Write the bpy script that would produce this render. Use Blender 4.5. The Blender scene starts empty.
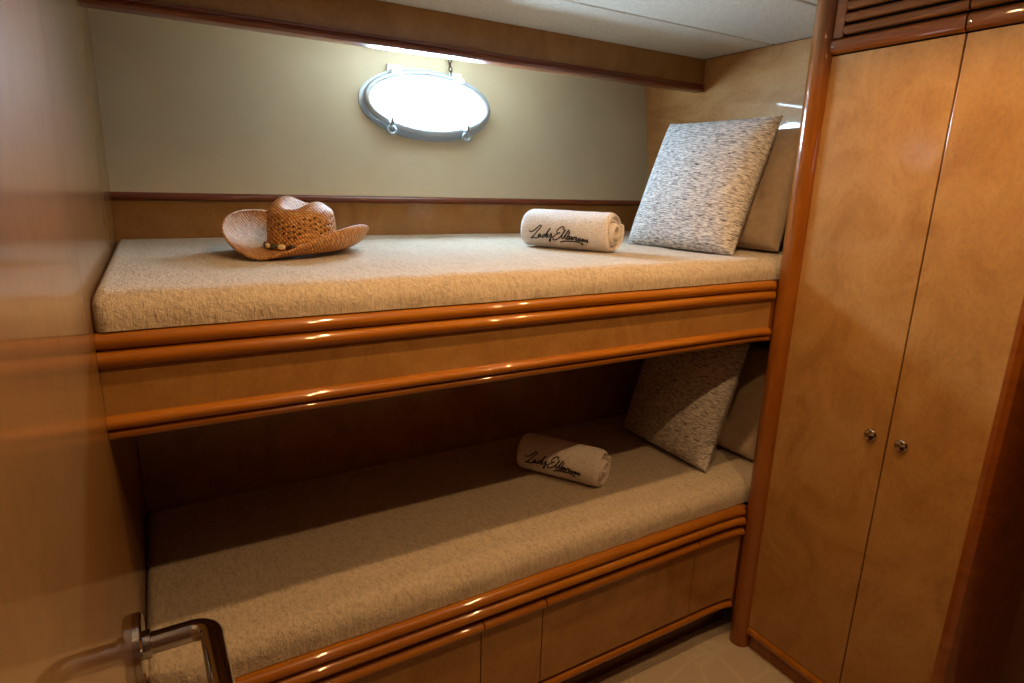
import bpy, bmesh, math, random
from mathutils import Vector, Matrix, noise
random.seed(7)
PI = math.pi
C = bpy.context.scene.collection
scene = bpy.context.scene

# ------------------------------------------------------------------ camera, world, exposure
CAMPOS = Vector((0.095, -1.9834, 1.3775))
RIGHT = Vector((0.864751, -0.50143768, 0.02767578))
UP = Vector((0.10176779, 0.22893558, 0.96810734))
FWD = Vector((0.49178147, 0.83435529, -0.24900248))
cam = bpy.data.cameras.new('camera'); camo = bpy.data.objects.new('camera', cam); C.objects.link(camo)
m = Matrix((RIGHT, UP, -FWD)).transposed().to_4x4(); m.translation = CAMPOS
camo.matrix_world = m
cam.sensor_fit = 'HORIZONTAL'; cam.sensor_width = 36.0; cam.lens = 603.6147 / 1024 * 36.0
cam.clip_start = 0.01
scene.camera = camo

w = bpy.data.worlds.new('world'); scene.world = w; w.use_nodes = True
w.node_tree.nodes['Background'].inputs[0].default_value = (0.75, 0.88, 1.0, 1)
w.node_tree.nodes['Background'].inputs[1].default_value = 0.3
vs = scene.view_settings
vs.view_transform = 'Standard'; vs.look = 'None'; vs.gamma = 1.0; vs.use_curve_mapping = False
vs.exposure = 0.0
LAMP_STRENGTH = 2050.0
LAMP_COLOR = (1.0, 0.60, 0.26)
PORT_STRENGTH = 104.0
PORT_COLOR = (0.52, 0.77, 1.0)

# ------------------------------------------------------------------ room dimensions (metres)
L_END = 1.926      # bunk head wall
CEIL = 1.853
WX = 1.56          # wardrobe door face
LEAN = 0.19        # outward lean of the hull panel above the dado
TRIMZ = 1.333
def hull_y(z): return LEAN * (z - 1.33)

# ------------------------------------------------------------------ materials
def srgb(r, g, b):
    f = lambda c: (c / 255 / 12.92) if c <= 10 else ((c / 255 + 0.055) / 1.055) ** 2.4
    return (f(r), f(g), f(b), 1)
def new_mat(name):
    mt = bpy.data.materials.new(name); mt.use_nodes = True
    nt = mt.node_tree; b = nt.nodes['Principled BSDF']
    return mt, nt, b
def N(nt, t, **kw):
    n = nt.nodes.new(t)
    for k, v in kw.items():
        if k.startswith('i_'):
            n.inputs[k[2:].replace('_', ' ')].default_value = v
        else: setattr(n, k, v)
    return n
def coords(nt, scale=(1, 1, 1), rot=(0, 0, 0)):
    tc = N(nt, 'ShaderNodeTexCoord'); mp = N(nt, 'ShaderNodeMapping')
    mp.inputs['Scale'].default_value = scale; mp.inputs['Rotation'].default_value = rot
    nt.links.new(tc.outputs['Object'], mp.inputs['Vector']); return mp.outputs['Vector']
def ramp(nt, fac, stops):
    r = N(nt, 'ShaderNodeValToRGB'); e = r.color_ramp.elements
    while len(e) < len(stops): e.new(0.5)
    for el, (p, c) in zip(e, stops): el.position = p; el.color = c
    nt.links.new(fac, r.inputs['Fac']); return r.outputs['Color']
def noise_tex(nt, vec, scale, detail=4, rough=0.55, dist=0.0):
    n = N(nt, 'ShaderNodeTexNoise'); n.inputs['Scale'].default_value = scale; n.inputs['Detail'].default_value = detail
    n.inputs['Roughness'].default_value = rough; n.inputs['Distortion'].default_value = dist
    nt.links.new(vec, n.inputs['Vector']); return n.outputs['Fac']
def bump(nt, b, h, strength, dist):
    bp = N(nt, 'ShaderNodeBump'); bp.inputs['Strength'].default_value = strength; bp.inputs['Distance'].default_value = dist
    nt.links.new(h, bp.inputs['Height']); nt.links.new(bp.outputs['Normal'], b.inputs['Normal']); return bp
def mix(nt, a, c, fac, mode='MIX'):
    n = N(nt, 'ShaderNodeMix', data_type='RGBA', blend_type=mode)
    nt.links.new(a, n.inputs['A']); nt.links.new(c, n.inputs['B'])
    if isinstance(fac, (int, float)): n.inputs['Factor'].default_value = fac
    else: nt.links.new(fac, n.inputs['Factor'])
    return n.outputs['Result']

def wood(name, dark, mid, light, scale, mscale, rough, coat, coat_rough=0.04):
    mt, nt, b = new_mat(name)
    v = coords(nt, scale)
    a = noise_tex(nt, v, mscale, 6, 0.6, 1.2)
    col = ramp(nt, a, [(0.30, dark), (0.5, mid), (0.72, light)])
    v2 = coords(nt, (scale[0] * 6, scale[1] * 6, scale[2] * 6))
    f = noise_tex(nt, v2, mscale * 3, 3, 0.6)
    g = ramp(nt, f, [(0.3, (0.86, 0.86, 0.86, 1)), (0.6, (1, 1, 1, 1))])
    nt.links.new(mix(nt, col, g, 1.0, 'MULTIPLY'), b.inputs['Base Color'])
    b.inputs['Roughness'].default_value = rough; b.inputs['Specular IOR Level'].default_value = 0.15
    b.inputs['Coat Weight'].default_value = coat; b.inputs['Coat Roughness'].default_value = coat_rough
    return mt
M = {}
M['veneer'] = wood('honey_veneer', srgb(147, 103, 51), srgb(161, 116, 62), srgb(171, 128, 74), (1.0, 1.0, 0.7), 8.0, 0.42, 0.5, 0.10)
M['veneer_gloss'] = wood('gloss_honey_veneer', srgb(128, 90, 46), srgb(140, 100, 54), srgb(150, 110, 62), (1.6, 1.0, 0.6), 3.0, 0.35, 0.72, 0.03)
M['veneer_head'] = wood('burl_veneer', srgb(176, 118, 64), srgb(196, 140, 82), srgb(208, 154, 96), (1.0, 1.0, 2.0), 5.0, 0.4, 0.8, 0.03)
M['cherry'] = wood('cherry', srgb(144, 84, 14), srgb(160, 95, 18), srgb(172, 108, 24), (0.6, 6.0, 6.0), 4.0, 0.30, 1.0, 0.04)
M['cherry_v'] = wood('cherry_upright', srgb(122, 66, 14), srgb(136, 76, 18), srgb(148, 86, 24), (6.0, 6.0, 0.6), 4.0, 0.30, 1.0, 0.04)
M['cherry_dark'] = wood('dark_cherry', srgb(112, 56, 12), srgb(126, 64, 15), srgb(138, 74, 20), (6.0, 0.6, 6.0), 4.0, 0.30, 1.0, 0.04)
M['cherry_red'] = wood('mahogany', srgb(100, 42, 16), srgb(116, 50, 20), srgb(128, 58, 24), (0.6, 6.0, 6.0), 4.0, 0.30, 1.0, 0.05)
M['dark_shade_wood'] = wood('dark_and_shade_wood', srgb(70, 32, 12), srgb(84, 40, 16), srgb(96, 48, 20), (4.0, 4.0, 0.6), 3.0, 0.35, 0.8, 0.05)  # recess shade put into the colour; also dark toe kick and front wall

def plain(name, col, rough=0.5, metal=0.0, coat=0.0):
    mt, nt, b = new_mat(name); b.inputs['Base Color'].default_value = col
    v = coords(nt); f = noise_tex(nt, v, 40, 3)
    nt.links.new(ramp(nt, f, [(0.3, tuple(c * 0.93 for c in col[:3]) + (1,)), (0.7, col)]), b.inputs['Base Color'])
    b.inputs['Roughness'].default_value = rough; b.inputs['Metallic'].default_value = metal; b.inputs['Coat Weight'].default_value = coat
    return mt
M['chrome'] = plain('polished_steel', srgb(205, 208, 212), 0.10, 1.0)
M['nickel'] = plain('nickel', srgb(190, 180, 165), 0.14, 1.0)
M['port_metal'] = plain('portlight_aluminium', srgb(186, 200, 214), 0.36, 0.7)
M['white_plastic'] = plain('white_plastic', srgb(232, 236, 236), 0.35)
M['iron'] = plain('dark_chain', srgb(70, 66, 62), 0.4, 0.8)
M['ink'] = plain('embroidery_thread', srgb(22, 20, 24), 0.7)
M['black'] = plain('dark_void', srgb(20, 12, 8), 1.0); M['black'].node_tree.nodes['Principled BSDF'].inputs['Specular IOR Level'].default_value = 0.0
M['shell'] = plain('cowrie_shell', srgb(240, 222, 178), 0.25, 0, 0.4)
M['bead'] = plain('dark_wood_bead', srgb(56, 32, 18), 0.35, 0, 0.4)
M['bead_green'] = plain('olive_bead', srgb(74, 74, 46), 0.35, 0, 0.4)
M['cord'] = plain('brown_cord', srgb(70, 44, 26), 0.8)

def cream():
    mt, nt, b = new_mat('cream_leatherette'); v = coords(nt)
    f = noise_tex(nt, v, 3.0, 4); nt.links.new(ramp(nt, f, [(0.3, srgb(202, 188, 158)), (0.7, srgb(214, 201, 172))]), b.inputs['Base Color'])
    f2 = noise_tex(nt, v, 260, 3); bump(nt, b, f2, 0.15, 0.002)
    b.inputs['Roughness'].default_value = 0.48; return mt
M['cream'] = cream()
def vinyl():
    mt, nt, b = new_mat('ceiling_vinyl'); v = coords(nt)
    f = noise_tex(nt, v, 120, 5, 0.7); nt.links.new(ramp(nt, f, [(0.35, srgb(214, 209, 196)), (0.65, srgb(236, 231, 218))]), b.inputs['Base Color'])
    bump(nt, b, f, 0.5, 0.003); b.inputs['Roughness'].default_value = 0.65; return mt
M['vinyl'] = vinyl()
def carpet():
    mt, nt, b = new_mat('cut_pile_carpet'); v = coords(nt)
    f = noise_tex(nt, v, 220, 4, 0.7)
    vo = N(nt, 'ShaderNodeTexVoronoi', feature='DISTANCE_TO_EDGE'); vo.inputs['Scale'].default_value = 7.0
    nt.links.new(coords(nt, (1, 1.6, 1), (0, 0, 0.6)), vo.inputs['Vector'])
    g = ramp(nt, vo.outputs['Distance'], [(0.0, srgb(214, 196, 170)), (0.07, srgb(204, 184, 158))])
    c = ramp(nt, f, [(0.3, (0.72, 0.72, 0.72, 1)), (0.7, (1, 1, 1, 1))])
    nt.links.new(mix(nt, g, c, 1.0, 'MULTIPLY'), b.inputs['Base Color'])
    bump(nt, b, f, 0.8, 0.006); b.inputs['Roughness'].default_value = 0.95; return mt
M['carpet'] = carpet()
def gauze():
    mt, nt, b = new_mat('crinkled_gauze'); 
    f1 = noise_tex(nt, coords(nt, (1.0, 0.28, 1.0), (0, 0, 0.35)), 125, 4, 0.6, 0.8)
    f2 = noise_tex(nt, coords(nt, (1.0, 1.0, 0.25)), 130, 3, 0.6, 0.5)
    s = N(nt, 'ShaderNodeMath', operation='ADD'); nt.links.new(f1, s.inputs[0]); nt.links.new(f2, s.inputs[1])
    h = N(nt, 'ShaderNodeMath', operation='MULTIPLY'); nt.links.new(s.outputs[0], h.inputs[0]); h.inputs[1].default_value = 0.5
    nt.links.new(ramp(nt, h.outputs[0], [(0.36, srgb(168, 150, 128)), (0.56, srgb(196, 179, 156))]), b.inputs['Base Color'])
    bump(nt, b, h.outputs[0], 0.9, 0.008); b.inputs['Roughness'].default_value = 0.92
    b.inputs['Sheen Weight'].default_value = 0.2; return mt
M['gauze'] = gauze()
def melange():
    mt, nt, b = new_mat('melange_weave')
    f1 = noise_tex(nt, coords(nt, (1.0, 5.5, 1.0)), 62, 4, 0.65, 0.4)
    f2 = noise_tex(nt, coords(nt, (1.0, 9.0, 1.0)), 46, 2, 0.5)
    a = ramp(nt, f1, [(0.33, srgb(70, 64, 66)), (0.46, srgb(176, 168, 166)), (0.60, srgb(226, 220, 212))])
    c = ramp(nt, f2, [(0.3, (0.66, 0.66, 0.67, 1)), (0.5, (1, 1, 1, 1))])
    nt.links.new(mix(nt, a, c, 1.0, 'MULTIPLY'), b.inputs['Base Color'])
    bump(nt, b, f1, 0.7, 0.004); b.inputs['Roughness'].default_value = 0.95; return mt
M['melange'] = melange()
def cloth(name, c0, c1, sc, st, d):
    mt, nt, b = new_mat(name); v = coords(nt)
    f = noise_tex(nt, v, sc, 4, 0.6); nt.links.new(ramp(nt, f, [(0.3, c0), (0.65, c1)]), b.inputs['Base Color'])
    bump(nt, b, f, st, d); b.inputs['Roughness'].default_value = 0.95; b.inputs['Sheen Weight'].default_value = 0.2; return mt
M['pillow'] = cloth('taupe_pillowcase', srgb(158, 136, 114), srgb(172, 150, 126), 60, 0.15, 0.003)
M['terry'] = cloth('terry_towelling', srgb(212, 200, 192), srgb(246, 237, 229), 240, 1.0, 0.006)
def straw():
    mt, nt, b = new_mat('woven_straw')
    v = coords(nt)
    w1 = N(nt, 'ShaderNodeTexWave', wave_type='BANDS', bands_direction='DIAGONAL'); w1.inputs['Scale'].default_value = 55; w1.inputs['Distortion'].default_value = 1.0
    nt.links.new(v, w1.inputs['Vector'])
    w2 = N(nt, 'ShaderNodeTexWave', wave_type='BANDS', bands_direction='DIAGONAL'); w2.inputs['Scale'].default_value = 55; w2.inputs['Distortion'].default_value = 1.0
    nt.links.new(coords(nt, (-1, 1, 1)), w2.inputs['Vector'])
    mn = N(nt, 'ShaderNodeMath', operation='MULTIPLY'); nt.links.new(w1.outputs['Fac'], mn.inputs[0]); nt.links.new(w2.outputs['Fac'], mn.inputs[1])
    f = noise_tex(nt, v, 90, 3)
    col = ramp(nt, f, [(0.3, srgb(190, 126, 62)), (0.55, srgb(218, 160, 88)), (0.75, srgb(234, 192, 136))])
    sh = ramp(nt, mn.outputs[0], [(0.0, (0.55, 0.48, 0.42, 1)), (0.35, (1, 1, 1, 1))])
    nt.links.new(mix(nt, col, sh, 1.0, 'MULTIPLY'), b.inputs['Base Color'])
    bump(nt, b, mn.outputs[0], 0.8, 0.003); b.inputs['Roughness'].default_value = 0.55; return mt
M['straw'] = straw()
def emit(name, col, s):
    mt, nt, b = new_mat(name); b.inputs['Base Color'].default_value = (0.8, 0.8, 0.8, 1)
    b.inputs['Emission Color'].default_value = col + (1,); b.inputs['Emission Strength'].default_value = s; return mt
M['port_glass'] = emit('daylit_glass', PORT_COLOR, PORT_STRENGTH)
M['lamp_lens'] = emit('lamp_lens', LAMP_COLOR, LAMP_STRENGTH)

# ------------------------------------------------------------------ mesh helpers
def box(bm, x0, x1, y0, y1, z0, z1, bev=0.0, seg=2):
    r = bmesh.ops.create_cube(bm, size=1.0)
    vs_ = r['verts']
    for v in vs_:
        v.co = Vector((x0 + (v.co.x + .5) * (x1 - x0), y0 + (v.co.y + .5) * (y1 - y0), z0 + (v.co.z + .5) * (z1 - z0)))
    if bev > 0:
        es = list({e for v in vs_ for e in v.link_edges})
        bmesh.ops.bevel(bm, geom=es, offset=bev, segments=seg, profile=0.5, affect='EDGES')
def B(*a, **k):
    bm = bmesh.new(); box(bm, *a, **k); return bm
def loft(bm, rings, closed=True, cap=True):
    """rings: list of lists of points; closed: each ring is a loop"""
    vr = [[bm.verts.new(p) for p in r] for r in rings]
    n = len(vr[0])
    for a, b2 in zip(vr, vr[1:]):
        for i in range(n if closed else n - 1):
            j = (i + 1) % n
            bm.faces.new((a[i], a[j], b2[j], b2[i]))
    if cap and closed:
        bm.faces.new(list(reversed(vr[0]))); bm.faces.new(vr[-1])
    return vr
def sweep(bm, prof, path):
    """profile points (outward offset, z) swept along an xy path; outward is to the right of travel"""
    rings = []
    for i, (x, y) in enumerate(path):
        a = Vector(path[max(i - 1, 0)]); b2 = Vector(path[min(i + 1, len(path) - 1)])
        if 0 < i < len(path) - 1:
            d1 = (Vector(path[i]) - a).normalized(); d2 = (b2 - Vector(path[i])).normalized(); d = (d1 + d2).normalized()
            k = 1 / max(d.dot(d1), .5)
        else: d = (b2 - a).normalized(); k = 1
        n = Vector((d.y, -d.x)) * k
        rings.append([(x + n.x * o, y + n.y * o, z) for o, z in prof])
    loft(bm, rings)
def tube(bm, pts, r, n=10, cap=True, taper=None):
    pts = [Vector(p) for p in pts]; rings = []
    t0 = (pts[1] - pts[0]).normalized()
    nrm = t0.orthogonal().normalized()
    for i, p in enumerate(pts):
        t = (pts[min(i + 1, len(pts) - 1)] - pts[max(i - 1, 0)]).normalized()
        nrm = (nrm - t * nrm.dot(t)).normalized(); bn = t.cross(nrm)
        rr = r if taper is None else r * taper[i]
        rings.append([p + (nrm * math.cos(2 * PI * k / n) + bn * math.sin(2 * PI * k / n)) * rr for k in range(n)])
    loft(bm, rings, True, cap)
def lathe(bm, prof, origin, axis, n=24, cap=True):
    axis = Vector(axis).normalized(); u = axis.orthogonal().normalized(); v = axis.cross(u); o = Vector(origin)
    loft(bm, [[o + axis * h + (u * math.cos(2 * PI * k / n) + v * math.sin(2 * PI * k / n)) * max(r, 1e-4) for k in range(n)] for r, h in prof], True, cap)
def finish(bm, name, mat, smooth=35):
    bmesh.ops.recalc_face_normals(bm, faces=bm.faces)
    me = bpy.data.meshes.new(name); bm.to_mesh(me); bm.free(); me.materials.append(mat)
    if smooth:
        for p in me.polygons: p.use_smooth = True
        me.set_sharp_from_angle(angle=math.radians(smooth))
    return me
def obj(name, bm, mat, parent=None, smooth=35, local=False):
    me = bm if isinstance(bm, bpy.types.Mesh) else finish(bm, name, M[mat], smooth)
    o = bpy.data.objects.new(name, me); C.objects.link(o)
    if parent is not None:
        o.parent = parent
        if not local: o.matrix_parent_inverse = world_of(parent).inverted()
    return o
def world_of(o):
    l = o.matrix_basis if o.type == 'EMPTY' else Matrix.Translation(o.location) @ o.rotation_euler.to_matrix().to_4x4()
    return l if o.parent is None else world_of(o.parent) @ o.matrix_parent_inverse @ l
def thing(name, label, cat, loc=(0, 0, 0), rot=(0, 0, 0), group=None):
    o = bpy.data.objects.new(name, None); C.objects.link(o); o.location = loc; o.rotation_euler = rot
    o.empty_display_size = 0.1
    tag(o, label, cat, group); return o
def tag(o, label, cat, group=None, kind=None):
    if label: o['label'] = label
    if cat: o['category'] = cat
    if group: o['group'] = group
    if kind: o['kind'] = kind
    return o
def struct(name, bm, mat, label=None, cat=None, smooth=35):
    o = obj(name, bm, mat, None, smooth); return tag(o, label, cat, None, 'structure')
def round_prof(o0, z0, z1, out, n=8):
    """half-round bead from z0 to z1 bulging 'out' beyond o0"""
    zc, h = (z0 + z1) / 2, (z1 - z0) / 2
    p = [(o0 - 0.02, z1), (o0 - 0.02, z0)]
    p += [(o0 + out * math.cos(a), zc + h * math.sin(a)) for a in [(-PI / 2 + PI * k / n) for k in range(n + 1)]]
    return p

# ------------------------------------------------------------------ the setting
struct('floor', B(-0.05, 2.1, -2.85, 0.4, -0.04, 0.0), 'carpet', 'beige cut pile carpet on the cabin floor', 'floor')

ceil = struct('ceiling', B(-0.05, 2.1, -2.85, 0.4, CEIL + 0.012, CEIL + 0.06), 'black', 'cream textured ceiling in panels with dark seams', 'ceiling')
for y0, y1 in ((-0.526, -0.205), (-0.872, -0.532), (-1.45, -0.878), (-2.05, -1.456), (-2.8, -2.056)):
    obj('ceiling_panel', B(0.0, L_END - 0.002, y0, y1, CEIL, CEIL + 0.012, bev=0.004), 'vinyl', ceil, 0)
obj('ceiling_panel', B(0.0, L_END - 0.002, -0.199, 0.34, CEIL, CEIL + 0.012), 'vinyl', ceil)

wl = struct('wall_left', B(-0.04, 0.0, -0.985, 0.38, 0.0, CEIL), 'veneer_gloss', 'glossy honey veneer wall at the foot of the bunks', 'wall')
obj('wall_panel', B(-0.04, 0.0, -2.8, -1.86, 0.0, CEIL), 'veneer_gloss', wl)

# open door lying in line with the left wall, with its lever handle
d1 = struct('door_1', B(-0.04, 0.0, -1.857, -0.987, 0.02, CEIL - 0.004), 'veneer_gloss', 'glossy honey veneer cabin door with a steel lever handle', 'door')
hy, hz = -1.0, 0.655
bm = bmesh.new(); lathe(bm, [(0.052, 0.0005), (0.052, 0.010), (0.049, 0.013), (0.0, 0.013)], (0, hy, hz), (1, 0, 0), 32)
hd = obj('door_handle', bm, 'chrome', d1)
bm = bmesh.new(); lathe(bm, [(0.022, 0.013), (0.022, 0.022), (0.0205, 0.023)], (0, hy, hz), (1, 0, 0), 24)
obj('collar', bm, 'chrome', hd)
bm = bmesh.new()
pts = [(0.018, hy, hz), (0.078, hy, hz)]
for k in range(1, 9):
    a = PI / 2 * k / 8; pts.append((0.078 + 0.03 * math.sin(a), hy - 0.03 * (1 - math.cos(a)), hz))
pts += [(0.108 + 0.001 * k, hy - 0.05 - 0.025 * k, hz - 0.001 * k) for k in range(6)]
tube(bm, pts, 0.0175, 18); obj('lever', bm, 'chrome', hd)

# back wall: dado board behind the upper mattress, leaning cream hull panel above, lower panel
wb = struct('wall_back', B(-0.03, L_END + 0.03, 0.001, 0.04, 0.0, 1.334), 'veneer', 'honey veneer back wall behind the bunks', 'wall')
bm = bmesh.new()
zt = CEIL + 0.01
loft(bm, [[(x, hull_y(1.3335), 1.3335), (x, hull_y(zt), zt), (x, hull_y(zt) + 0.03, zt), (x, hull_y(1.3335) + 0.035, 1.3335)] for x in (-0.03, L_END + 0.03)])
hp = obj('hull_panel', bm, 'cream', wb, 0); hp['label'] = 'cream padded hull panel leaning outward'
obj('lower_panel', B(0.001, L_END - 0.001, -0.31, -0.02, 0.0, 0.97), 'veneer', wb)
tr = struct('trim_1', None or (lambda bm: (sweep(bm, round_prof(0.0, 1.311, 1.334, 0.016), [(0.001, 0.0), (L_END - 0.001, 0.0)]), bm)[1])(bmesh.new()),
            'cherry_red', 'dark red moulding along the wall behind the upper bunk', 'moulding')

# valance board hanging from the ceiling over the upper bunk
vb = struct('trim_2', B(0.001, L_END - 0.001, -0.235, -0.213, 1.7655, CEIL - 0.001), 'veneer', 'honey veneer valance board under the ceiling above the portlight', 'valance')
bm = bmesh.new(); sweep(bm, [(-0.024, 1.737), (-0.024, 1.766), (0.004, 1.766), (0.010, 1.763), (0.011, 1.757), (0.010, 1.754), (0.016, 1.751), (0.018, 1.745), (0.014, 1.739), (0.006, 1.737)],
                        [(0.001, -0.235), (L_END - 0.012, -0.235)])
obj('moulding', bm, 'cherry_red', vb)
bm = bmesh.new(); box(bm, 0.22, 1.50, hull_y(1.80) - 0.008, hull_y(1.80) - 0.0005, 1.8005, 1.806)
t3 = struct('trim_3', bm, 'white_plastic', 'white curtain track on the hull panel under the valance', 'curtain track')

wr = struct('wall_right', B(L_END, L_END + 0.04, -0.955, 0.38, 0.0, CEIL), 'veneer_head', 'glossy burl veneer wall at the head of the bunks', 'wall')
obj('wall_panel', B(1.74, 1.80, -2.8, -1.52, 0.0, CEIL), 'dark_shade_wood', wr)  # panel in the recess, its shade painted as a dark wood colour
wf = struct('wall_front', B(-0.04, 2.1, -2.84, -2.80, 0.0, CEIL), 'dark_shade_wood', 'unseen wood wall facing the bunks, toned dark to cut bounce light', 'wall')  # out of view; dark tone keeps bounce light off the lower bunk

# ------------------------------------------------------------------ portlight in the hull panel
PC = Vector((0.937, hull_y(1.633), 1.633))
win = tag(bpy.data.objects.new('window_1', None), 'oval portlight with steel ring, white hinges and chain', 'portlight', None, 'structure'); C.objects.link(win)
win.location = PC; win.rotation_euler = (-math.atan(LEAN), 0, 0)
RX, RZ = 0.218, 0.098
def ell(rx, rz, y, n=64): return [(rx * math.cos(2 * PI * k / n), y, rz * math.sin(2 * PI * k / n)) for k in range(n)]
bm = bmesh.new()
loft(bm, [ell(RX + 0.020, RZ + 0.020, -0.001), ell(RX + 0.020, RZ + 0.020, -0.008), ell(RX + 0.012, RZ + 0.012, -0.010), ell(RX + 0.004, RZ + 0.004, -0.010), ell(RX + 0.004, RZ + 0.004, -0.001)], cap=False)
obj('outer_flange', bm, 'port_metal', win, 50, True)
bm = bmesh.new()
rings = []
for k in range(13):
    a = 2 * PI * k / 12; rings.append(ell(RX - 0.002 + 0.013 * math.cos(a), RZ - 0.002 + 0.013 * math.sin(a + PI / 2), -0.024 + 0.013 * math.sin(a)))
loft(bm, rings, cap=False)
ring = obj('opening_ring', bm, 'port_metal', win, 60, True)
bm = bmesh.new(); loft(bm, [ell(RX - 0.008, RZ - 0.008, -0.012), ell(RX - 0.008, RZ - 0.008, -0.018)])
obj('glass', bm, 'port_glass', win, 30, True)
for hx, hz_ in ((-0.112, 0.088), (0.110, 0.084)):
    bm = bmesh.new(); box(bm, hx - 0.024, hx + 0.024, -0.012, -0.003, hz_ - 0.006, hz_ + 0.034, bev=0.003); box(bm, hx - 0.020, hx + 0.020, -0.040, -0.0125, hz_ - 0.006, hz_ + 0.010, bev=0.003)
    h = obj('hinge', bm, 'white_plastic', win, 0, True)
    bm = bmesh.new(); lathe(bm, [(0.005, 0.0), (0.005, 0.003), (0.0, 0.0035)], (hx + 0.004, -0.0125, hz_ + 0.024), (0, -1, 0), 12); obj('screw', bm, 'nickel', h, 35, True)
    bm = bmesh.new(); tube(bm, [(hx - 0.018, -0.022, hz_ - 0.001), (hx + 0.018, -0.022, hz_ - 0.001)], 0.006, 10); obj('hinge_pin', bm, 'port_metal', h, 35, True)
for lx, lz, s in ((-0.146, -0.088, -1), (0.122, -0.094, 1)):
    bm = bmesh.new()
    pts = [(lx + 0.014 * math.cos(a), -0.036, lz - 0.010 + 0.012 * math.sin(a)) for a in [2 * PI * k / 16 for k in range(17)]]
    tube(bm, pts, 0.0045, 8, False)
    la = obj('latch', bm, 'port_metal', win, 50, True)
    bm = bmesh.new(); tube(bm, [(lx, -0.03, lz + 0.004), (lx, -0.048, lz + 0.010), (lx + 0.002, -0.05, lz + 0.026)], 0.0055, 8); obj('latch_lever', bm, 'chrome', la, 35, True)
ch = None
bm = bmesh.new()
for k in range(5):
    cz = 0.112 + 0.0145 * k; a2 = k % 2
    pts = []
    for q in range(13):
        a = 2 * PI * q / 12; dx, dz = 0.0055 * math.cos(a), 0.009 * math.sin(a)
        pts.append((0.090 + (dx if a2 else dx * 0.3), -0.016 + (0 if a2 else dx), cz + dz))
    tube(bm, pts, 0.0018, 6, False)
obj('chain', bm, 'iron', win, 60, True)

# ------------------------------------------------------------------ upper bunk
FY = -0.925          # front board plane
path = [(0.0004, FY), (1.44, FY), (1.50, FY - 0.003), (1.525, FY - 0.007), (1.5355, FY - 0.010)]
ub = thing('bunk_platform', 'honey veneer upper bunk platform edged with glossy cherry mouldings', 'bunk', (0.95, -0.5, 0.98))
obj('base_board', B(0.002, L_END - 0.002, FY + 0.03, -0.001, 0.985, 1.118), 'veneer', ub)
bm = bmesh.new(); sweep(bm, [(-0.028, 1.000), (-0.028, 1.100), (0.0, 1.100), (0.0, 1.000)], path); obj('face_board', bm, 'veneer', ub)
bm = bmesh.new(); sweep(bm, round_prof(-0.006, 1.121, 1.148, 0.016), path); obj('top_moulding', bm, 'cherry', ub)
bm = bmesh.new(); sweep(bm, round_prof(-0.003, 1.094, 1.1215, 0.017), path); obj('top_moulding', bm, 'cherry', ub)
bm = bmesh.new(); sweep(bm, round_prof(0.000, 0.996, 1.018, 0.016), path); obj('bottom_moulding', bm, 'cherry', ub)
bm = bmesh.new(); sweep(bm, round_prof(-0.004, 0.979, 0.9965, 0.013), path); obj('bottom_moulding', bm, 'cherry', ub)

# ------------------------------------------------------------------ lower bunk with drawers
lb = thing('bunk_drawer_base', 'low bunk base of honey veneer drawers under cherry rails', 'bunk', (0.95, -0.6, 0.0))
obj('carcass', B(0.002, L_END - 0.002, FY + 0.035, -0.312, 0.125, 0.43), 'veneer', lb)
bm = bmesh.new(); sweep(bm, round_prof(-0.004, 0.438, 0.466, 0.018), path); obj('top_moulding', bm, 'cherry', lb)
bm = bmesh.new(); sweep(bm, round_prof(0.000, 0.410, 0.4385, 0.020), path); obj('top_moulding', bm, 'cherry', lb)
bm = bmesh.new(); sweep(bm, round_prof(-0.012, 0.114, 0.140, 0.020), path); obj('bottom_moulding', bm, 'cherry', lb)
obj('toe_kick', B(0.002, 1.60, FY + 0.06, FY + 0.08, 0.0, 0.124), 'dark_shade_wood', lb)
def cut_path(x0, x1):
    p = [(x0, FY)] + [q for q in path if x0 < q[0] < x1]
    if x1 <= 1.44: p.append((x1, FY))
    return p
for x0, x1 in ((0.004, 0.6555), (0.6585, 0.8275), (0.8305, 1.3545), (1.3575, 1.56)):
    pth = cut_path(x0, x1)
    bm = bmesh.new(); sweep(bm, [(-0.03, 0.150), (-0.03, 0.380), (0.002, 0.380), (0.002, 0.150)], pth)
    d = obj('drawer_front', bm, 'veneer', lb)
    bm = bmesh.new(); sweep(bm, round_prof(0.004, 0.376, 0.402, 0.016), pth); obj('edge_moulding', bm, 'cherry', d)

for z0, z1, par in ((0.114, 0.466, lb), (0.980, 1.148, ub)):
    obj('end_block', B(1.5340, 1.5475, -0.936, -0.915, z0, z1), 'cherry_v', par)
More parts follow.
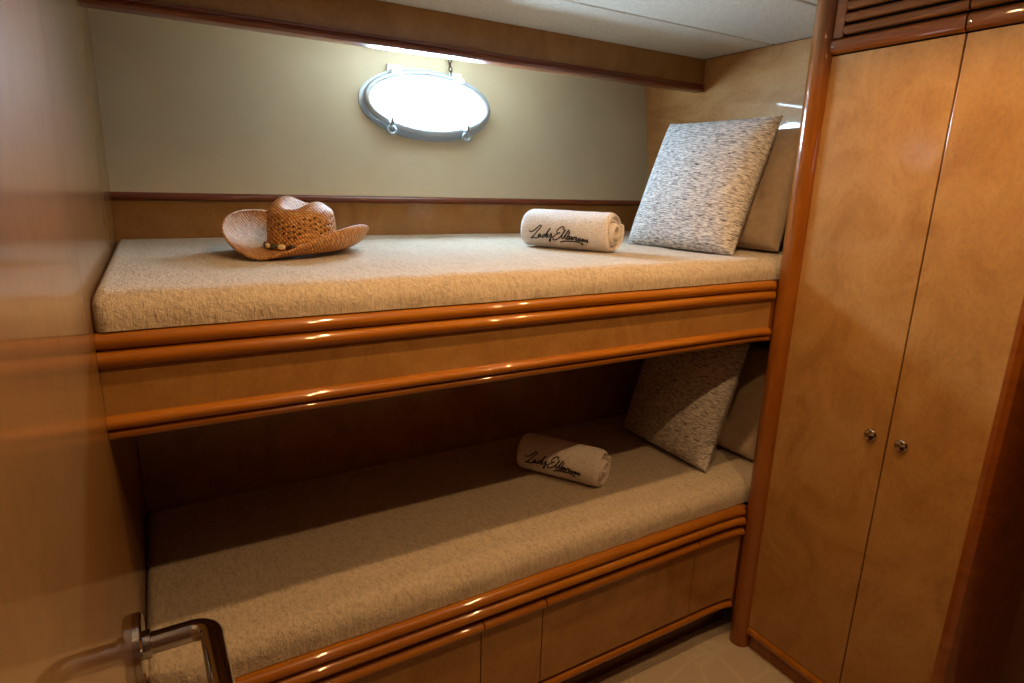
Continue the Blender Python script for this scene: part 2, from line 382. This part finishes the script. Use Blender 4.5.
# ------------------------------------------------------------------ wardrobe
wd = thing('wardrobe', 'built-in two door wardrobe of honey veneer with louvred vents and cherry posts', 'wardrobe', (1.75, -1.23, 0.0))
obj('carcass', B(WX + 0.022, L_END + 0.03, -1.49, -0.957, 0.055, CEIL - 0.002), 'veneer', wd)
def post(cx_, cy_, r, z0, z1, name, n=20):
    bm = bmesh.new()
    loft(bm, [[(cx_ + r * math.cos(2 * PI * k / n), cy_ + r * math.sin(2 * PI * k / n), z) for k in range(n)] for z in (z0, z1)])
    return obj(name, bm, 'cherry_v', wd)
post(1.567, -0.962, 0.031, 0.0, CEIL - 0.003, 'post')
YL, YM, YR = -0.990, -1.281, -1.484
for a, b2, ky in ((YM + 0.0015, YL, -1.243), (YR, YM - 0.0015, -1.315)):
    bm = bmesh.new(); box(bm, WX, WX + 0.02, a, b2, 0.078, 1.704, bev=0.0015)
    d = obj('door', bm, 'veneer', wd, 0)
    bm = bmesh.new(); lathe(bm, [(0.011, 0.0), (0.0145, 0.002), (0.0145, 0.005), (0.012, 0.007), (0.0125, 0.009), (0.009, 0.0075), (0.005, 0.0065), (0.0, 0.006)], (WX, ky, 0.813), (-1, 0, 0), 24)
    k = obj('knob', bm, 'nickel', d)
for a, b2 in ((YM + 0.0015, YL), (YR, YM - 0.0015)):
    # vent grille: frame and rounded slats over a dark opening
    bm = bmesh.new(); box(bm, WX + 0.004, WX + 0.02, a, b2, 1.706, CEIL - 0.004)
    g = obj('vent_grille', bm, 'black', wd)
    bm = bmesh.new()
    sweep(bm, [(-0.006, 1.707), (-0.006, 1.741), (0.004, 1.741), (0.010, 1.736), (0.012, 1.724), (0.010, 1.712), (0.004, 1.707)], [(WX, b2), (WX, a)])
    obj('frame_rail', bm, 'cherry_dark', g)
    if b2 == YL:
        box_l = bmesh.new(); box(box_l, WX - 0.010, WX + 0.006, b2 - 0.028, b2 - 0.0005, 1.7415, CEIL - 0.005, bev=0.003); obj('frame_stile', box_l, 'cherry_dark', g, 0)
    for k in range(4):
        zc = 1.757 + 0.0265 * k
        bm = bmesh.new(); rr = []
        for y in ((b2 - 0.0285) if b2 == YL else b2 - 0.0005, a):
            rr.append([(WX - 0.002 + 0.010 * math.cos(q), y, zc + 0.0108 * math.sin(q)) for q in [2 * PI * i / 12 for i in range(12)]])
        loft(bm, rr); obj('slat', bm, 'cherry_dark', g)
    bm = bmesh.new(); lathe(bm, [(0.0035, 0), (0.003, 0.002), (0, 0.0025)], (WX - 0.010, b2 - 0.006, 1.722), (-1, 0, 0), 10); obj('screw', bm, 'nickel', g)
obj('plinth', B(WX + 0.012, WX + 0.03, YR, YL - 0.005, 0.0, 0.054), 'cherry_v', wd)
bm = bmesh.new(); sweep(bm, round_prof(0.0, 0.052, 0.076, 0.008), [(WX, YL - 0.003), (WX, YR)]); obj('base_moulding', bm, 'cherry', wd)
# casing at the right of the wardrobe; darker cherry stands for its unlit face
bm = bmesh.new(); pr = []
for z in (0.0, CEIL - 0.003):
    pr.append([(WX + 0.02, -1.486, z), (WX - 0.030, -1.486, z), (WX - 0.038, -1.490, z), (WX - 0.042, -1.500, z), (WX - 0.038, -1.512, z), (WX - 0.02, -1.525, z), (WX + 0.03, -1.535, z), (WX + 0.20, -1.545, z), (WX + 0.20, -1.486, z)])
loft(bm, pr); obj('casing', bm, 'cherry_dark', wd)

# ------------------------------------------------------------------ mattresses
def mattress(name, x0, x1, y0, y1, z0, z1, r, amp, label, seed):
    bm = bmesh.new(); nx, ny, nz = 180, 84, 10
    def surf(p):
        re = 0.12 * r
        rl = 0.0012
        c = Vector((min(max(p.x, x0 + rl), x1 - re), min(max(p.y, y0 + r), y1 - re), min(p.z, z1 - r)))
        d = p - c
        if d.length > 1e-6:
            sx = re / r; sxx = (rl if d.x < 0 else re) / r; dd = Vector((d.x / sxx, d.y / (sx if d.y > 0 else 1), d.z)).normalized() * r
            p = c + Vector((dd.x * sxx, dd.y * (sx if d.y > 0 else 1), dd.z))
        n = d.normalized() if d.length > 1e-6 else Vector((0, 0, 1))
        q = Vector((p.x * 5 + seed, p.y * 5, p.z * 5)); q2 = Vector((p.x * 16 + seed, p.y * 16, p.z * 30))
        k = amp * (noise.noise(q) * 0.7 + noise.noise(q2) * 0.45)
        e = min(p.x - x0, x1 - p.x, y1 - p.y); k *= min(1, max(0, e / 0.05))
        return p + n * (k - amp * 0.6 * min(1, max(0, e / 0.05)))
    def face_grid(f, a, b2):
        g = [[bm.verts.new(surf(f(i / a, j / b2))) for j in range(b2 + 1)] for i in range(a + 1)]
        for i in range(a):
            for j in range(b2): bm.faces.new((g[i][j], g[i + 1][j], g[i + 1][j + 1], g[i][j + 1]))
    X = lambda t: x0 + t * (x1 - x0); Y = lambda t: y0 + t * (y1 - y0); Z = lambda t: z0 + t * (z1 - z0)
    face_grid(lambda s, t: Vector((X(s), Y(t), z1)), nx, ny)
    face_grid(lambda s, t: Vector((X(s), y0, Z(t))), nx, nz)
    face_grid(lambda s, t: Vector((X(s), y1, Z(t))), nx, nz)
    face_grid(lambda s, t: Vector((x0, Y(s), Z(t))), ny, nz)
    face_grid(lambda s, t: Vector((x1, Y(s), Z(t))), ny, nz)
    bmesh.ops.remove_doubles(bm, verts=bm.verts, dist=1e-4)
    bmesh.ops.holes_fill(bm, edges=[e for e in bm.edges if e.is_boundary], sides=0)
    o = obj(name, bm, 'gauze', None, 60)
    return tag(o, label, 'mattress')
mattress('mattress', 0.0006, L_END - 0.004, FY - 0.002, -0.002, 1.150, 1.209, 0.048, 0.0045, 'mattress under a crinkled beige bedspread on the upper bunk, holding the straw hat', 1.3)
mattress('mattress', 0.0006, L_END - 0.004, FY + 0.002, -0.314, 0.468, 0.540, 0.050, 0.005, 'mattress under a beige bedspread on the lower bunk, half in shadow', 5.7)

# ------------------------------------------------------------------ cushions and pillows
def cushion_mesh(W, H, T, mat, seed, wr, pinch=0.05, power=0.42):
    bm = bmesh.new(); n = 44
    sheets = []
    for s in (1, -1):
        g = []
        for i in range(n + 1):
            row = []
            for j in range(n + 1):
                u = -1 + 2 * i / n; v = -1 + 2 * j / n
                t = (max(0, 1 - u * u) * max(0, 1 - v * v)) ** power
                x = u * W / 2 * (1 - pinch * (1 - v * v)); y = v * H / 2 * (1 - (pinch if v > 0 else 0.25 * pinch) * (1 - u * u))
                e = min(1, 6 * (1 - max(abs(u), abs(v))))
                k = wr * e * (noise.noise(Vector((x * 9 + seed, y * 9, s * 3))) + 0.6 * noise.noise(Vector((x * 24 + seed, y * 14, s * 7))))
                row.append(bm.verts.new((x, y, s * (T / 2 * t + 0.0015) + k * s * 0.8)))
            g.append(row)
        for i in range(n):
            for j in range(n):
                q = (g[i][j], g[i + 1][j], g[i + 1][j + 1], g[i][j + 1])
                bm.faces.new(q if s > 0 else tuple(reversed(q)))
        sheets.append(g)
    a, b2 = sheets
    rim = [(i, 0) for i in range(n)] + [(n, j) for j in range(n)] + [(i, n) for i in range(n, 0, -1)] + [(0, j) for j in range(n, 0, -1)]
    for k in range(len(rim)):
        (i, j), (i2, j2) = rim[k], rim[(k + 1) % len(rim)]
        bm.faces.new((a[i][j], b2[i][j], b2[i2][j2], a[i2][j2]))
    return finish(bm, 'cushion', M[mat], 80)
def lay(o, bottom_mid, width_dir, up_dir, H, T=0.0):
    """local x = width, local y = up the cushion, local z = its face"""
    wv = Vector(width_dir).normalized(); uv = Vector(up_dir); uv = (uv - wv * uv.dot(wv)).normalized(); nv = wv.cross(uv)
    mm = Matrix((wv, uv, nv)).transposed().to_4x4(); mm.translation = Vector(bottom_mid) + uv * H / 2
    o.matrix_world = mm
cu = finish  # alias kept short
me_c = cushion_mesh(0.385, 0.415, 0.145, 'melange', 2.0, 0.005, 0.05)
o = tag(obj('cushion', me_c, None), 'grey melange square cushion leaning on the pillows of the upper bunk', 'cushion', 'melange cushions')
lay(o, (1.445, -0.650, 1.208), (0.05, -0.386, 0.0), (0.155, 0.085, 0.382), 0.415)
o = tag(obj('cushion', me_c, None), 'grey melange square cushion in the shade of the lower bunk', 'cushion', 'melange cushions')
lay(o, (1.480, -0.635, 0.543), (0.0, -0.386, 0.0), (0.125, 0.03, 0.375), 0.415)
me_p = cushion_mesh(0.50, 0.36, 0.13, 'pillow', 9.0, 0.009, 0.02, 0.36)
o = tag(obj('pillow', me_p, None), 'plain taupe pillow standing right behind the melange cushion on the upper bunk', 'pillow', 'taupe pillows')
lay(o, (1.640, -0.600, 1.214), (0.02, -0.5, 0.0), (0.085, 0.0, 0.37), 0.36)
o = tag(obj('pillow', me_p, None), 'taupe pillow against the head wall, rearmost on the upper bunk', 'pillow', 'taupe pillows')
lay(o, (1.800, -0.60, 1.214), (0.0, -0.5, 0.0), (0.06, 0.0, 0.37), 0.36)
o = tag(obj('pillow', me_p, None), 'taupe pillow behind the melange cushion on the dark lower bunk', 'pillow', 'taupe pillows')
lay(o, (1.665, -0.60, 0.548), (0.02, -0.5, 0.0), (0.10, 0.0, 0.37), 0.36)

# ------------------------------------------------------------------ rolled towels with embroidered lettering
STROKES = [
 [(95,150),(105,165),(130,165),(165,150),(205,120),(240,92),(258,97),(250,120),(215,155),(170,200),(120,240),(105,252),(112,245),(150,245),(195,250),(215,237)],
 [(250,202),(235,200),(215,225),(212,238),(228,235),(250,210),(245,236),(262,238)],
 [(312,207),(288,213),(272,236),(285,243),(310,225),(385,132),(350,185),(325,238),(338,245)],
 [(357,205),(348,233),(362,240),(405,195),(385,260),(370,303),(360,298),(370,268),(412,232)],
 [(560,160),(568,132),(550,121),(510,135),(480,165),(478,188),(500,198),(520,190),(490,200),(445,225),(415,258),(425,280),(470,275),(520,245)],
 [(520,245),(570,190),(590,160),(575,175),(545,230),(540,260),(558,262)],
 [(558,262),(610,200),(638,166),(622,178),(590,235),(585,268),(600,272)],
 [(655,182),(622,236),(606,274),(625,275),(648,250),(638,240),(618,252)],
 [(672,246),(650,250),(640,276),(656,277),(680,250),(675,280),(690,280)],
 [(690,280),(705,248),(712,256),(731,252),(720,288),(726,290)],
 [(738,260),(728,290),(744,292),(768,264),(756,298),(766,298)],
 [(788,270),(772,300),(788,302),(812,275),(800,308)],
 [(800,310),(818,281),(824,290),(816,312),(846,286),(840,316),(876,288),(862,326),(880,312)],
 [(510,318),(560,303),(640,305),(720,312),(780,330),(806,352),(782,346)],
]
def spline(pts, n=5):
    out = []
    P = [Vector(p) for p in pts]
    for i in range(len(P) - 1):
        a, b2, c, d = P[max(i - 1, 0)], P[i], P[i + 1], P[min(i + 2, len(P) - 1)]
        for k in range(n):
            t = k / n
            out.append(0.5 * ((2 * b2) + (c - a) * t + (2 * a - 5 * b2 + 4 * c - d) * t * t + (3 * b2 - a - 3 * c + d) * t ** 3))
    out.append(P[-1]); return out
TR = 0.055
def towel_r(th):   # slightly squashed outline
    return TR * (1 + 0.03 * math.cos(2 * th)) 
def towel(name, label, loc, rotz, text_th, TL):
    t = thing(name, label, 'towel', loc, (0, 0, rotz), 'rolled towels')
    # local x along the roll; local -y faces the viewer; roll centre at z = TR
    bm = bmesh.new(); turns = 4.3; nth = 150; rings = []; nl = 46
    th0 = 0.5
    prof = []
    def rad(k): 
        a = 2 * PI * turns * k / nth
        left = turns - a / (2 * PI)
        return TR - 0.0148 * max(0, a / (2 * PI) - 1.0) if a > 2 * PI else TR
    outer = []
    for k in range(nth + 1):
        a = 2 * PI * turns * k / nth
        outer.append((rad(k) * (1 - 0.012 * max(0, 1 - a / 0.5)), th0 - a))
    inner = [(max(r - 0.0135, 0.002), th) for r, th in reversed(outer)]
    loop = outer + inner
    for i in range(nl + 1):
        s = i / nl; x = (s - 0.5) * TL
        e = max(0, 1 - min(s, 1 - s) / 0.05); ring = []
        for q, (r, th) in enumerate(loop):
            isout = q <= nth
            rr = r - (0.006 * e * e if isout else -0.003 * e * e)
            tele = 0.010 * math.sin(th * 0.31 + 1) * (2 * s - 1)
            wob = 0.0016 * noise.noise(Vector((x * 28, math.cos(th) * r * 40, math.sin(th) * r * 40)))
            rr += wob; y = rr * math.cos(th); z = rr * math.sin(th) + TR
            if z < 0.006: z = 0.006 + (z - 0.006) * 0.3
            ring.append((x + tele * (1 if r < TR - 0.004 else 0.2), y, z))
        rings.append(ring)
    loft(bm, rings)
    obj('roll', bm, 'terry', t, 70, True)
    bm = bmesh.new()
    # lettering wraps the roll on its viewer-facing side
    for st in STROKES:
        pts = []
        for p in spline(st, 4):
            sx = p.x; sy = p.y - 0.098 * (p.x - 105)
            lx = -0.5 * TL + TL * (0.125 + 0.68 * (sx - 95) / 785)
            arc = (220 - sy) / 12.8 * 0.0029
            th = text_th - arc / TR
            r = TR + 0.0012
            pts.append((lx, r * math.cos(th), r * math.sin(th) + TR))
        tube(bm, pts, 0.0017, 6)
    obj('lettering', bm, 'ink', t, 60, True)
    return t
towel('rolled_towel', 'white rolled towel with dark script on the sunlit upper bunk', (1.122, -0.552, 1.205), math.radians(-64), PI + 0.36, 0.276)
towel('rolled_towel', 'pinkish rolled towel with dark script on the shaded lower bunk', (1.078, -0.632, 0.537), math.atan2(-0.22, 0.14), PI + 0.08, 0.258)

# ------------------------------------------------------------------ straw hat
hat = thing('straw_hat', 'woven straw cowboy hat with a cowrie shell band on the upper bunk', 'hat', (0.402, -0.452, 1.2095), (math.radians(1), 0, math.radians(-42)))
def crown_r(th): return Vector((0.080 * math.cos(th), 0.092 * math.sin(th)))
NT = 80; NR = 22; HC = 0.104
bm = bmesh.new(); rows = []
for i in range(NR + 1):
    t = i / NR; row = []
    for k in range(NT):
        th = 2 * PI * k / NT; c = crown_r(th)
        sc = 1 - 0.10 * t + 0.05 * math.sin(PI * t)
        if t > 0.82: sc *= 1 - 0.20 * ((t - 0.82) / 0.18) ** 2
        z = 0.012 + HC * t * (1 + 0.05 * math.cos(2 * th) * t - 0.07 * math.cos(th) * t + 0.03 * math.sin(th) * t)
        row.append(bm.verts.new((c.x * sc, c.y * sc, z)))
    rows.append(row)
top = rows[-1]
for q in range(1, 9):
    f = 1 - q / 8.0; row = []
    for k in range(NT):
        v0 = top[k].co; x, y = v0.x * f, v0.y * f
        dent = 0.040 * math.exp(-(x / 0.026) ** 2) * min(1, (1 - f) * 2.2)
        row.append(bm.verts.new((x, y, v0.z * f + (HC + 0.012) * (1 - f) + 0.014 * (1 - f) * f * 4 - dent)))
    rows.append(row)
for i in range(len(rows) - 1):
    for k in range(NT):
        if 5 <= i <= 17:     # open-work diamonds in the weave
            d = abs((k % 14) - 7)
            if k % 2 == 0 and (i - d) in (5, 8, 11): continue
        j = (k + 1) % NT
        bm.faces.new((rows[i][k], rows[i][j], rows[i + 1][j], rows[i + 1][k]))
bmesh.ops.remove_doubles(bm, verts=bm.verts, dist=1e-5)
cr = obj('crown', bm, 'straw', hat, 60, True)
sm = cr.modifiers.new('thickness', 'SOLIDIFY'); sm.thickness = 0.003; sm.offset = -1
bm = bmesh.new(); rows = []
hat.scale = (0.95, 0.95, 0.97)
NS = 22; NT = 96
for i in range(NS + 1):
    s = i / NS; row = []
    for k in range(NT):
        th = 2 * PI * k / NT; c = crown_r(th); cx_ = math.cos(th)
        side = abs(cx_) ** (1.5 if cx_ > 0 or math.sin(th) < 0 else 0.8)
        # the brim rolls up at both sides, higher on the far side
        full = (1.55 if cx_ > 0 else 1.75) * side
        wlen = 0.095 + (0.012 if cx_ > 0 else 0.045) * side
        if full > 0.05:
            Rr = wlen / full; out = Rr * math.sin(full * s); up = Rr * (1 - math.cos(full * s))
        else: out, up = wlen * s, wlen * s * full * s / 2
        rad = c.normalized()
        z = up + 0.012 * (1 - s) ** 2 + 0.003 * s * (1 - side)
        row.append(bm.verts.new((c.x + rad.x * out, c.y + rad.y * out, z + 0.001)))
    rows.append(row)
for i in range(NS):
    for k in range(NT):
        j = (k + 1) % NT; bm.faces.new((rows[i][k], rows[i][j], rows[i + 1][j], rows[i + 1][k]))
edge = [v.co.copy() for v in rows[-1]]
br = obj('brim', bm, 'straw', hat, 60, True)
sm = br.modifiers.new('thickness', 'SOLIDIFY'); sm.thickness = 0.003; sm.offset = 1
bm = bmesh.new(); tube(bm, edge + [edge[0]], 0.003, 8, False); obj('brim_binding', bm, 'straw', hat, 60, True)
bm = bmesh.new(); tube(bm, [(crown_r(2 * PI * k / 48).x * 1.02, crown_r(2 * PI * k / 48).y * 1.02, 0.020) for k in range(49)], 0.0028, 8, False)
band = obj('hatband', bm, 'cord', hat, 60, True)
NB = 22
for k in range(NB):
    th = 2 * PI * (k + 0.5) / NB; c = crown_r(th) * 1.075
    tang = Vector((-0.080 * math.sin(th), 0.092 * math.cos(th), 0)).normalized(); nn = Vector((tang.y, -tang.x, 0))
    bm = bmesh.new()
    bmesh.ops.create_uvsphere(bm, u_segments=14, v_segments=9, radius=1.0)
    shell = k % 2 == 0
    ax = (0.0105, 0.0052, 0.0070) if shell else (0.0085, 0.0055, 0.0068)
    for v in bm.verts:
        p = v.co
        slit = 0.0
        if shell and p.y > 0.2 and abs(p.z) < 0.3: slit = 0.35 * (1 - abs(p.x))
        v.co = Vector((c.x, c.y, 0.021)) + tang * p.x * ax[0] + nn * (p.y - slit) * ax[1] + Vector((0, 0, 1)) * p.z * ax[2]
    obj('shell' if shell else 'bead', bm, 'shell' if shell else ('bead' if k % 4 == 1 else 'bead_green'), band, 60, True)

# ------------------------------------------------------------------ ceiling downlights
lab = {(0, 0): 'nearer the bunks on the door side', (1, 0): 'nearer the bunks on the wardrobe side', (0, 1): 'nearer the entrance on the door side', (1, 1): 'nearer the entrance on the wardrobe side'}
for i, lx in enumerate((0.50, 1.18)):
    for j, ly in enumerate((-1.205, -1.605)):
        t = thing('downlight', 'small round warm ceiling downlight ' + lab[(i, j)], 'downlight', (lx, ly, CEIL), (0, 0, 0), 'ceiling downlights')
        bm = bmesh.new(); lathe(bm, [(0.029, -0.0005), (0.044, -0.0005), (0.044, -0.012), (0.040, -0.015), (0.032, -0.015), (0.029, -0.013), (0.029, -0.0005)], (0, 0, 0), (0, 0, 1), 28, False)
        obj('trim_ring', bm, 'nickel', t, 40, True)
        bm = bmesh.new(); lathe(bm, [(0.014, -0.0030), (0.011, -0.0050), (0.0, -0.006)], (0, 0, 0), (0, 0, 1), 20)
        obj('lens', bm, 'lamp_lens', t, 40, True)
